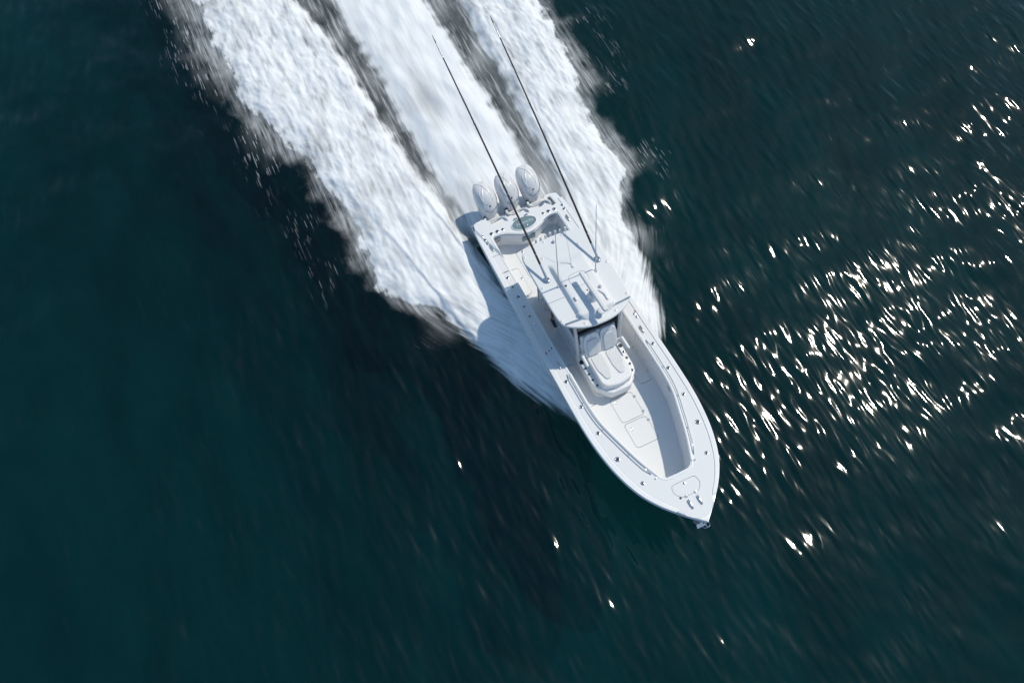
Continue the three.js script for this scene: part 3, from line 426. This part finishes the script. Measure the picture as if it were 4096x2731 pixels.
// leaning post behind the helm
{ const l = group('leaning_post', boat); mesh('locker', slab(roundPoly([[2.98, -0.62], [2.98, 0.62], [3.5, 0.62], [3.5, -0.62]], 0.07), null, () => 1.22, 0.75, 0.03, 3), M.gel, l); mesh('bench_cushion', slab(roundPoly([[3.05, -0.6], [3.05, 0.6], [3.5, 0.6], [3.5, -0.6]], 0.08), null, () => 1.36, 0.12, 0.04, 4), M.vinyl, l); mesh('latch', lathe([[0, 0.008], [0.03, 0.006], [0.036, 0]], V(3.3, -0.63, 0.9), new THREE.Vector3(0, 0, 1)), M.steel, l);
  for (const s of [1, -1]) mesh('top_post', rod(V(3.1, s * 0.6, 0.5), V(3.0, s * 0.66, TOP(3) - 0.05), 0.035), M.aluminium, l); }

// ---------------------------------------------------------------- hardtop
{
  const t = group('hardtop', boat);
  const half = [[2.55, 0], [2.56, 0.3], [2.6, 0.62], [2.7, 0.9], [2.85, 1.0], [3.1, 1.025], [3.8, 1.03], [4.6, 1.02], [4.95, 1.0], [5.14, 0.955], [5.27, 0.82], [5.4, 0.58], [5.48, 0.3], [5.5, 0]];
  const ol = [...half, ...half.slice(1, -1).reverse().map(([x, y]) => [x, -y])], cv = new THREE.CatmullRomCurve3(ol.map(([x, y]) => new THREE.Vector3(x, y, 0)), true, 'centripetal').getPoints(140).slice(0, -1).map((v) => [v.x, v.y]);
  mesh('roof_panel', slab(cv, null, TOP, 0.085, 0.036, 5), M.top, t);
  // raised centre with sloping flanks, low at its after edge
  const ph = curve([[3.4, 0.43], [3.6, 0.49], [4.9, 0.5], [5.1, 0.47], [5.26, 0.3], [5.3, 0.0]]);
  const prof = [[1.0, 0], [0.93, 0.35], [0.88, 0.8], [0.82, 0.97], [0.7, 1], [0.0, 1], [-0.7, 1], [-0.82, 0.97], [-0.88, 0.8], [-0.93, 0.35], [-1.0, 0]];
  const NX = 60; mesh('raised_centre', gridGeo(NX, prof.length - 1, (u, v, i, j) => { const x = lerp(3.3, 5.32, i / NX), e = sstep(3.3, 3.62, x) * (1 - sstep(5.12, 5.32, x)), w = Math.max(0.06, x > 5.05 ? 0.5 * Math.sqrt(Math.max(0.0, 1 - Math.pow((x - 5.05) / 0.28, 2))) + 0.06 : 0.53), q = prof[j]; return [x, TOP(x) - 0.004 + 0.125 * e * q[1], -q[0] * w]; }), new THREE.MeshPhysicalMaterial({ color: rgb(0.72, 0.735, 0.75), roughness: 0.5, side: THREE.DoubleSide }), t);
  const RC = (x) => TOP(x) + 0.12;
  const seamPts = (pts, h) => pts.map(([x, y]) => V(x, y, h(x) + 0.001));
  mesh('cover_seam', tube(seamPts(roundPoly([[3.95, -0.25], [3.95, 0.25], [4.35, 0.25], [4.35, -0.25]], 0.16), RC), 0.004, 90, 5, true), M.gutter, t);
  mesh('roof_seam', new THREE.BoxGeometry(0.01, 0.006, 0.46).translate(4.42, TOP(4.42) + 0.001, 0.78), M.gutter, t);
  mesh('radar_base', lathe([[0, 0.012], [0.27, 0.012], [0.3, 0.0]], V(4.82, 0.04, RC(4.82) - 0.005), null, 40), M.top, t);
  { const r = group('radar_scanner', t); mesh('radar_pedestal', lathe([[0, 0.24], [0.09, 0.24], [0.11, 0.21], [0.125, 0.1], [0.155, 0.03], [0.16, 0]], V(4.8, 0.04, RC(4.8)), null, 32).clone(), M.cowl, r); const bar = new RoundedBoxGeometry(1.3, 0.1, 0.135, 5, 0.045); bar.rotateY(0.03).rotateZ(0.03).translate(4.8, RC(4.8) + 0.3, -0.05); mesh('radar_bar', bar, M.cowl, r); }
  mesh('satellite_dome', merge([lathe([[0, 0.075], [0.07, 0.074], [0.098, 0.06], [0.1, 0.045], [0.09, 0.03], [0.03, 0.025], [0.03, -0.06]], V(5.26, 0.06, RC(5.2) - 0.02), null, 32)]), M.cowl, t);
  for (const [x, p, h] of [[4.6, 0.38, 0.11], [2.76, -0.02, 0.0]]) mesh('mushroom_antenna', lathe([[0, 0.09], [0.03, 0.085], [0.045, 0.06], [0.045, 0.045], [0.03, 0.02], [0.035, 0]], V(x, p, TOP(x) + h)), M.cowl, t);
  for (const [x, p] of [[2.87, 0.94], [2.64, 0.27], [3.1, 0.53], [3.94, 0.93], [5.02, 0.925], [5.34, 0.43]]) for (const s of [1, -1]) { const b = group('roof_bolt', t); mesh('bolt_cap', lathe([[0, 0.012], [0.03, 0.012], [0.045, 0.003], [0.046, 0]], V(x, s * p, TOP(x))), M.cowl, b); mesh('bolt_head', lathe([[0, 0.017], [0.008, 0.016], [0.009, 0]], V(x, s * p, TOP(x))), M.grey, b); }
  for (const s of [1, -1]) { const g = group('light_bar', t); const a = V(5.19, s * 0.46, TOP(5.19) + 0.035), b = V(5.16, s * 0.94, TOP(5.16) + 0.035); mesh('bar_tube', rod(a, b, 0.018), M.steel, g); mesh('bar_socket', new THREE.SphereGeometry(0.034, 14, 10).translate(s > 0 ? a.x : b.x, TOP(5.18) + 0.03, s > 0 ? a.z : b.z), M.cowl, g); mesh('bar_slot', new RoundedBoxGeometry(0.05, 0.02, 0.5, 2, 0.008).rotateY(s * 0.06).translate(5.145, TOP(5.14) + 0.003, -s * 0.7), M.cowl, g); }
  for (const [x, p, h] of [[4.56, 0.03, 0.125], [5.13, -0.44, 0.0], [5.11, 0.46, 0.0], [4.2, -0.4, 0.126]]) mesh('cable_gland', lathe([[0, 0.016], [0.02, 0.014], [0.03, 0.0]], V(x, p, TOP(x) + h)), M.dark, t);
  { const g = group('horn', t); mesh('horn_body', new RoundedBoxGeometry(0.17, 0.07, 0.07, 3, 0.025).rotateZ(0.25).translate(3.71, TOP(3.7) + 0.11, -0.03), M.cowl, g); mesh('horn_whip', merge([rod(V(3.66, 0.03, TOP(3.6) + 0.14), V(2.9, 0.16, TOP(3) + 0.95), 0.006, 0.003), rod(V(3.66, 0.03, TOP(3.6) + 0.14), V(3.5, -0.2, TOP(3.5) + 0.1), 0.006, 0.004)]), M.whip, g); }
  mesh('tow_eye', new RoundedBoxGeometry(0.13, 0.06, 0.05, 3, 0.02).translate(4.66, RC(4.66) + 0.03, 0.36), M.cowl, t);
  mesh('brow_arch', tube([V(4.68, 0.28, RC(4.7) + 0.02), V(4.86, 0.36, RC(4.8) + 0.03), V(5.03, 0.36, RC(5) + 0.02)], 0.02, 16, 8), M.cowl, t);
  // whip aerials
  for (const s of [1, -1]) { const g = group('whip_antenna', t), b = V(4.07, s * 0.53, TOP(4.07) + 0.06); mesh('antenna_whip', rod(b, V(4.07 - 0.36, s * 0.55, TOP(4.07) + 2.4), 0.014, 0.006), M.whip, g); mesh('antenna_mount', merge([lathe([[0.0, 0.1], [0.022, 0.1], [0.026, 0.03], [0.045, 0.02], [0.05, 0]], V(4.07, s * 0.53, TOP(4.07))), rod(V(4.12, s * 0.5, TOP(4.1) + 0.03), V(4.2, s * 0.46, TOP(4.1) + 0.05), 0.016)]), M.steel, g); }
  // rod launchers along the after edge
  for (let i = 0; i < 7; i++) { const p = -0.435 + i * 0.145, x = 2.53 + 0.1 * Math.abs(i - 3) / 12, a = V(x + 0.02, p, TOP(x) - 0.33), b = V(x - 0.045, p, TOP(x) + 0.06), g = group('rod_launcher', t); mesh('launcher_tube', rod(a, b, 0.031, 0.031, 16), M.cowl, g); const d = b.clone().sub(a).normalize(); mesh('launcher_bore', rod(b.clone().addScaledVector(d, -0.004), b.clone().addScaledVector(d, 0.003), 0.023, 0.023, 14), M.greyhose, g); }
}
// outriggers
for (const s of [1, -1]) {
  const g = group('outrigger', boat), b = V(3.77, s * 0.735, TOP(3.77));
  mesh('outrigger_base', lathe([[0, 0.12], [0.03, 0.12], [0.036, 0.07], [0.062, 0.066], [0.066, 0.05], [0.05, 0.046], [0.05, 0.038], [0.088, 0.034], [0.092, 0.022], [0.075, 0.018], [0.1, 0.012], [0.104, 0.0]], b, null, 28), M.steel, g);
  const pts = []; for (let i = 0; i <= 24; i++) { const t = i / 24, q = lerp(3.77, -2.98, t); pts.push(V(q, s * lerp(0.735, 0.84, t), TOP(3.77) + 0.1 + 2.47 * t - 0.0 * t - 0.32 * (t * t - t))); }
  const cv = new THREE.CatmullRomCurve3(pts), at = (t) => cv.getPoint(t), taper = (t0, t1, r0, r1, n) => { const list = []; for (let i = 0; i < n; i++) list.push(rod(at(lerp(t0, t1, i / n)), at(lerp(t0, t1, (i + 1) / n)), lerp(r0, r1, i / n), lerp(r0, r1, (i + 1) / n), 10)); return merge(list); };
  mesh('outrigger_socket', taper(0.0, 0.055, 0.036, 0.029, 4), M.steel, g);
  mesh('outrigger_pole', taper(0.055, 0.9, 0.031, 0.018, 20), M.carbon, g);
  mesh('outrigger_tip', taper(0.9, 0.965, 0.018, 0.016, 3), M.steel, g);
  mesh('tip_cap', taper(0.965, 1.0, 0.016, 0.007, 3), M.carbon, g);
  for (const t of [0.09, 0.33, 0.62]) mesh('pole_ring', rod(at(t), at(t + 0.004), 0.031, 0.031, 10), M.grey, g);
}
// ---------------------------------------------------------------- outboard motors
const markTex = canvasTex(256, 64, (c, w, h) => { c.fillStyle = '#d9dadb'; c.fillRect(0, 0, w, h); c.fillStyle = '#8b9199'; c.font = 'bold 44px sans-serif'; c.textAlign = 'center'; c.textBaseline = 'middle'; c.fillText('MERCURY', w / 2, h / 2); });
for (const p of [-0.7, 0, 0.7]) {
  const g = group('outboard_motor', boat); g.position.set(-0.15, 0, -p); g.scale.set(1, 1, 1.12);
  const secs = [[0.74, 0.05, 0.19, 0.17], [0.8, 0.04, 0.23, 0.215], [0.92, -0.03, 0.29, 0.25], [1.06, -0.1, 0.35, 0.272], [1.2, -0.18, 0.39, 0.282], [1.32, -0.26, 0.385, 0.275], [1.4, -0.31, 0.365, 0.255], [1.465, -0.35, 0.325, 0.222], [1.51, -0.375, 0.27, 0.18], [1.54, -0.39, 0.19, 0.125], [1.556, -0.4, 0.09, 0.06], [1.56, -0.405, 0.0, 0.0]];
  const ring = (k, u) => { const [y, cx, hl, hw] = secs[k], a = u * Math.PI * 2, c = Math.cos(a), s = Math.sin(a), e = 0.86; const er = c < 0 ? 0.6 : 0.72, xx = Math.sign(c) * Math.pow(Math.abs(c), er) * hl, w = hw * (1 - 0.2 * Math.max(0, c)); const rib = 0.012 * Math.exp(-Math.pow((Math.abs(s) - 0.62) / 0.1, 2)) * sstep(0.9, 1.2, y); return [cx + xx * (1 + rib), y + rib * 1.2, Math.sign(s) * Math.pow(Math.abs(s), c < 0 ? 0.74 : e) * w * (1 + rib * 2)]; };
  const NS = 40, lofty = (u, t) => { const f = t * (secs.length - 1), k = Math.min(secs.length - 2, Math.floor(f)), w = f - k, a = ring(k, u), b = ring(k + 1, u); return [lerp(a[0], b[0], w), lerp(a[1], b[1], w), lerp(a[2], b[2], w)]; };
  mesh('cowling', mergeVertices((() => { const q = gridGeo(72, NS, (u, v) => lofty(u, v)); q.deleteAttribute('uv'); return q; })(), 1e-4), new THREE.MeshPhysicalMaterial({ color: rgb(0.70, 0.70, 0.71), roughness: 0.36, clearcoat: 0.7, clearcoatRoughness: 0.12, side: THREE.DoubleSide }), g);
  g.children.at(-1).geometry.computeVertexNormals();
  const on = (u, t, k) => { const q = lofty(u, t); return new THREE.Vector3(q[0] * 1, q[1] + k, q[2] * (1 + k)); };
  // the U-shaped moulding on top, a side flash and the emblem
  const um = []; for (let i = 0; i <= 10; i++) um.push(on(lerp(0.21, 0.08, i / 10), lerp(0.78, 0.5, i / 10), 0.004)); um.push(on(0.03, 0.485, 0.004), on(0.0, 0.48, 0.004)); mesh('cowl_moulding', tube(um, 0.009, 40, 6), M.cowl, g);
  const um2 = []; for (let i = 0; i <= 10; i++) um2.push(on(1 - lerp(0.24, 0.08, i / 10), lerp(0.78, 0.5, i / 10), 0.003)); um2.push(on(0.97, 0.485, 0.003), on(1.0, 0.48, 0.003)); mesh('cowl_moulding', tube(um2, 0.007, 40, 6), M.cowl, g);
  for (const w of [1, -1]) { const fl = []; for (let i = 0; i <= 12; i++) fl.push(on((w > 0 ? 1 : 0) + (w > 0 ? -1 : 1) * lerp(0.42, 0.1, i / 12), lerp(0.5, 0.3, i / 12), 0.003)); if (w > 0) mesh('side_flash', tube(fl, 0.015, 40, 6), M.grey, g); }
  const chin = []; for (let i = -6; i <= 6; i++) chin.push(on((i / 6 * 0.1 + 1) % 1, 0.335 - 0.045 * (1 - Math.abs(i) / 6), 0.002)); mesh('chin_flash', tube(chin, 0.008, 24, 6), M.seam, g);
  mesh('cowl_emblem', new THREE.SphereGeometry(0.026, 14, 10).translate(...(() => { const q = lofty(0, 0.42); return [q[0] - 0.008, q[1], q[2]]; })()), M.dark, g);
  for (const w of [1, -1]) { const mk = new THREE.PlaneGeometry(0.36, 0.075); if (w < 0) mk.rotateY(Math.PI); mk.rotateX(w * 0.03).translate(-0.15, 1.1, w * 0.243); mesh('maker_lettering', mk, new THREE.MeshStandardMaterial({ map: markTex, roughness: 0.4, side: THREE.DoubleSide }), g); }
  mesh('motor_bracket', new RoundedBoxGeometry(0.36, 0.5, 0.4, 3, 0.03).translate(0.17, 0.58, 0), M.aluminium, g);
  for (const z of [0.19, -0.19]) mesh('swivel_bolt', new THREE.CylinderGeometry(0.035, 0.035, 0.05, 14).rotateX(Math.PI / 2).translate(0.19, 0.78, z), M.steel, g);
  mesh('drive_leg', slab(roundPoly([[-0.35, -0.09], [-0.35, 0.09], [0.05, 0.09], [0.1, 0], [0.05, -0.09]], 0.06), null, () => 0.78, 1.2, 0.02, 2), M.cowl, g);
  mesh('rigging_hose', tube([V(0.2, -0.2, 0.9), V(0.36, -0.22, 0.92), V(0.45, -0.12, 0.9), V(0.47, 0.06, 0.94), V(0.53, 0.2, 1.06), V(0.62, 0.27, 1.08), V(0.72, 0.28, 0.98)], 0.033, 50, 10), M.greyhose, g);
  mesh('hose_clamp', rod(V(0.19, -0.2, 0.895), V(0.24, -0.205, 0.905), 0.04), M.dark, g);
}

// ---------------------------------------------------------------- the person at the helm
{
  const P = group('person'); P.position.copy(boat.position).addScaledVector(PT, 0.055); P.quaternion.copy(boat.quaternion);
  P.userData = { label: 'person in shorts and trainers standing under the hardtop, lower leg showing beside the console', category: 'person' };
  const sm = (a, b, k) => { const h = clamp(0.5 + 0.5 * (b - a) / k); return lerp(b, a, h) - k * h * (1 - h); };
  const cap = (p, a, b, ra, rb) => { const ab = b.clone().sub(a), t = clamp(p.clone().sub(a).dot(ab) / ab.lengthSq()); return p.distanceTo(a.clone().addScaledVector(ab, t)) - lerp(ra, rb, t); };
  function fieldMesh(name, bones, lo, hi, res, mat, k, parent) {
    const S = Math.max(hi.x - lo.x, hi.y - lo.y, hi.z - lo.z) / 2, c = lo.clone().add(hi).multiplyScalar(0.5), mc = new MarchingCubes(res, mat, false, false, 300000); mc.isolation = 0; const p = new THREE.Vector3();
    for (let z = 0; z < res; z++) for (let y = 0; y < res; y++) for (let x = 0; x < res; x++) { p.set((x / res * 2 - 1) * S + c.x, (y / res * 2 - 1) * S + c.y, (z / res * 2 - 1) * S + c.z); let d = 9; for (const [a, b, ra, rb, kk] of bones) d = sm(d, cap(p, a, b, ra, rb), kk ?? k); mc.field[x + y * res + z * res * res] = -d; }
    mc.update(); const n = mc.count, pos = new Float32Array(n * 3), nor = new Float32Array(n * 3);
    for (let i = 0; i < n; i++) for (let q = 0; q < 3; q++) { pos[i * 3 + q] = mc.positionArray[i * 3 + q] * S + [c.x, c.y, c.z][q]; nor[i * 3 + q] = mc.normalArray[i * 3 + q]; }
    const g = new THREE.BufferGeometry(); g.setAttribute('position', new THREE.BufferAttribute(pos, 3)); g.setAttribute('normal', new THREE.BufferAttribute(nor, 3)); g.deleteAttribute('normal'); const q = mergeVertices(g, 1e-4); q.computeVertexNormals(); if (!name) return q; return mesh(name, q, mat, parent);
  }
  const J = { pel: V(3.6, -0.36, 1.42), chest: V(3.62, -0.36, 1.8), neck: V(3.64, -0.36, 1.98), head: V(3.67, -0.36, 2.1), hl: V(3.6, -0.46, 1.4), hr: V(3.6, -0.26, 1.4), kl: V(3.72, -0.55, 0.98), kr: V(3.74, -0.25, 0.98), al: V(3.9, -0.62, 0.63), ar: V(3.9, -0.24, 0.63), sl: V(3.62, -0.54, 1.9), sr: V(3.62, -0.18, 1.9), el: V(3.78, -0.58, 1.64), er: V(3.78, -0.12, 1.64), wl: V(3.98, -0.42, 1.58), wr: V(3.98, -0.22, 1.58) };
  const skin = new THREE.MeshPhysicalMaterial({ color: rgb(0.32, 0.15, 0.1), roughness: 0.55 }), cloth = new THREE.MeshStandardMaterial({ color: rgb(0.05, 0.07, 0.12), roughness: 0.9 }), shirt = new THREE.MeshStandardMaterial({ color: rgb(0.5, 0.53, 0.56), roughness: 0.9 }), shoe = new THREE.MeshStandardMaterial({ color: rgb(0.035, 0.04, 0.05), roughness: 0.7 }), sock = new THREE.MeshStandardMaterial({ color: rgb(0.3, 0.28, 0.28), roughness: 0.9 }), hairM = new THREE.MeshStandardMaterial({ color: rgb(0.04, 0.03, 0.022), roughness: 0.8 });
  const arm = (s, e, w) => { const d = w.clone().sub(e).normalize(), up = new THREE.Vector3(0, 1, 0), sd = d.clone().cross(up).normalize(), palm = w.clone().addScaledVector(d, 0.06), out = [[s, e, 0.052, 0.042], [e, w, 0.042, 0.028], [w, palm, 0.03, 0.034, 0.01]]; for (let i = 0; i < 4; i++) { const o = sd.clone().multiplyScalar((i - 1.5) * 0.02), k = palm.clone().addScaledVector(d, 0.025).add(o), L = [0.028, 0.034, 0.032, 0.024][i], m = k.clone().addScaledVector(d, L).addScaledVector(up, -0.012), t = m.clone().addScaledVector(d, 0.004).addScaledVector(up, -0.03); out.push([palm.clone().add(o), k, 0.011, 0.01, 0.006], [k, m, 0.0095, 0.009, 0.003], [m, t, 0.009, 0.008, 0.003]); } const th = w.clone().addScaledVector(d, 0.03).addScaledVector(sd, -0.03), t2 = th.clone().addScaledVector(d, 0.03).addScaledVector(sd, -0.012).addScaledVector(up, -0.02); out.push([th, t2, 0.012, 0.009, 0.006]); return out; };
  const head = [[J.neck, J.head.clone().add(new THREE.Vector3(-0.01, -0.06, 0)), 0.055, 0.055], [J.head.clone().add(new THREE.Vector3(-0.015, 0.04, 0)), J.head.clone().add(new THREE.Vector3(0.02, -0.03, 0)), 0.082, 0.068], [J.head.clone().add(new THREE.Vector3(0.05, -0.07, 0)), J.head.clone().add(new THREE.Vector3(0.06, -0.085, 0)), 0.038, 0.03], [J.head.clone().add(new THREE.Vector3(0.09, 0.0, 0)), J.head.clone().add(new THREE.Vector3(0.108, -0.035, 0)), 0.01, 0.014, 0.015], [J.head.clone().add(new THREE.Vector3(0.0, -0.01, 0.08)), J.head.clone().add(new THREE.Vector3(0.0, -0.035, 0.08)), 0.014, 0.01, 0.01], [J.head.clone().add(new THREE.Vector3(0.0, -0.01, -0.08)), J.head.clone().add(new THREE.Vector3(0.0, -0.035, -0.08)), 0.014, 0.01, 0.01]];
  const bodyBones = [[J.pel, J.chest, 0.13, 0.14], [J.sl, J.sr, 0.06, 0.06], ...head, [J.hl, J.kl, 0.085, 0.058], [J.kl, J.al, 0.058, 0.036], [J.hr, J.kr, 0.085, 0.058], [J.kr, J.ar, 0.058, 0.036], [J.al, J.al.clone().add(V(0.13, 0, -0.05)), 0.036, 0.03], [J.ar, J.ar.clone().add(V(0.13, 0, -0.05)), 0.036, 0.03], ...arm(J.sl, J.el, J.wl), ...arm(J.sr, J.er, J.wr)];
  fieldMesh('body', bodyBones, V(3.2, 0.2, 0.45), V(4.3, -0.9, 2.3), 120, skin, 0.03, P);
  fieldMesh('shirt', [[J.pel.clone().add(V(0, 0, 0.02)), J.chest, 0.145, 0.155], [J.sl, J.sr, 0.075, 0.075], [J.sl, J.sl.clone().lerp(J.el, 0.6), 0.068, 0.064], [J.sr, J.sr.clone().lerp(J.er, 0.6), 0.068, 0.064]], V(3.2, 0.2, 1.2), V(3.95, -0.8, 2.1), 64, shirt, 0.03, P);
  fieldMesh('shorts', [[J.pel, J.pel.clone().add(V(0, 0, 0.06)), 0.148, 0.145], [J.hl, J.hl.clone().lerp(J.kl, 0.75), 0.1, 0.088], [J.hr, J.hr.clone().lerp(J.kr, 0.75), 0.1, 0.088]], V(3.3, 0.0, 0.95), V(3.9, -0.75, 1.65), 56, cloth, 0.03, P);
  for (const [k, a] of [['kl', 'al'], ['kr', 'ar']]) { const q = J[a].clone(); fieldMesh('sock', [[q.clone().add(V(-0.02, 0, 0.07)), q, 0.045, 0.042]], q.clone().add(V(-0.15, 0.12, -0.12)), q.clone().add(V(0.15, -0.12, 0.18)), 36, sock, 0.02, P); const by = SOLE(q.x) + 0.045; const h = new THREE.Vector3(q.x - 0.03, by, q.z), t = new THREE.Vector3(q.x + 0.2, by - 0.002 + 0.01, q.z + 0.015); fieldMesh('shoe', [[h, t, 0.046, 0.042], [h, q.clone().add(V(0.0, 0, 0.0)), 0.046, 0.05]], h.clone().add(V(-0.12, 0.14, -0.1)), t.clone().add(V(0.1, -0.14, 0.2)), 44, shoe, 0.025, P); }
  fieldMesh('hair', [[J.head.clone().add(new THREE.Vector3(-0.03, 0.05, 0)), J.head.clone().add(new THREE.Vector3(-0.04, -0.01, 0)), 0.083, 0.075]], J.head.clone().add(V(-0.16, 0.14, -0.14)), J.head.clone().add(V(0.14, -0.14, 0.16)), 40, hairM, 0.02, P);
  for (const z of [0.03, -0.03]) mesh('eye', new THREE.SphereGeometry(0.011, 12, 8).translate(J.head.x + 0.081, J.head.y + 0.004, J.head.z + z), M.dark, P);
  mesh('mouth', new RoundedBoxGeometry(0.012, 0.008, 0.04, 2, 0.003).translate(J.head.x + 0.092, J.head.y - 0.068, J.head.z), new THREE.MeshStandardMaterial({ color: rgb(0.22, 0.07, 0.06), roughness: 0.5 }), P);
}
renderer.render(scene, camera);
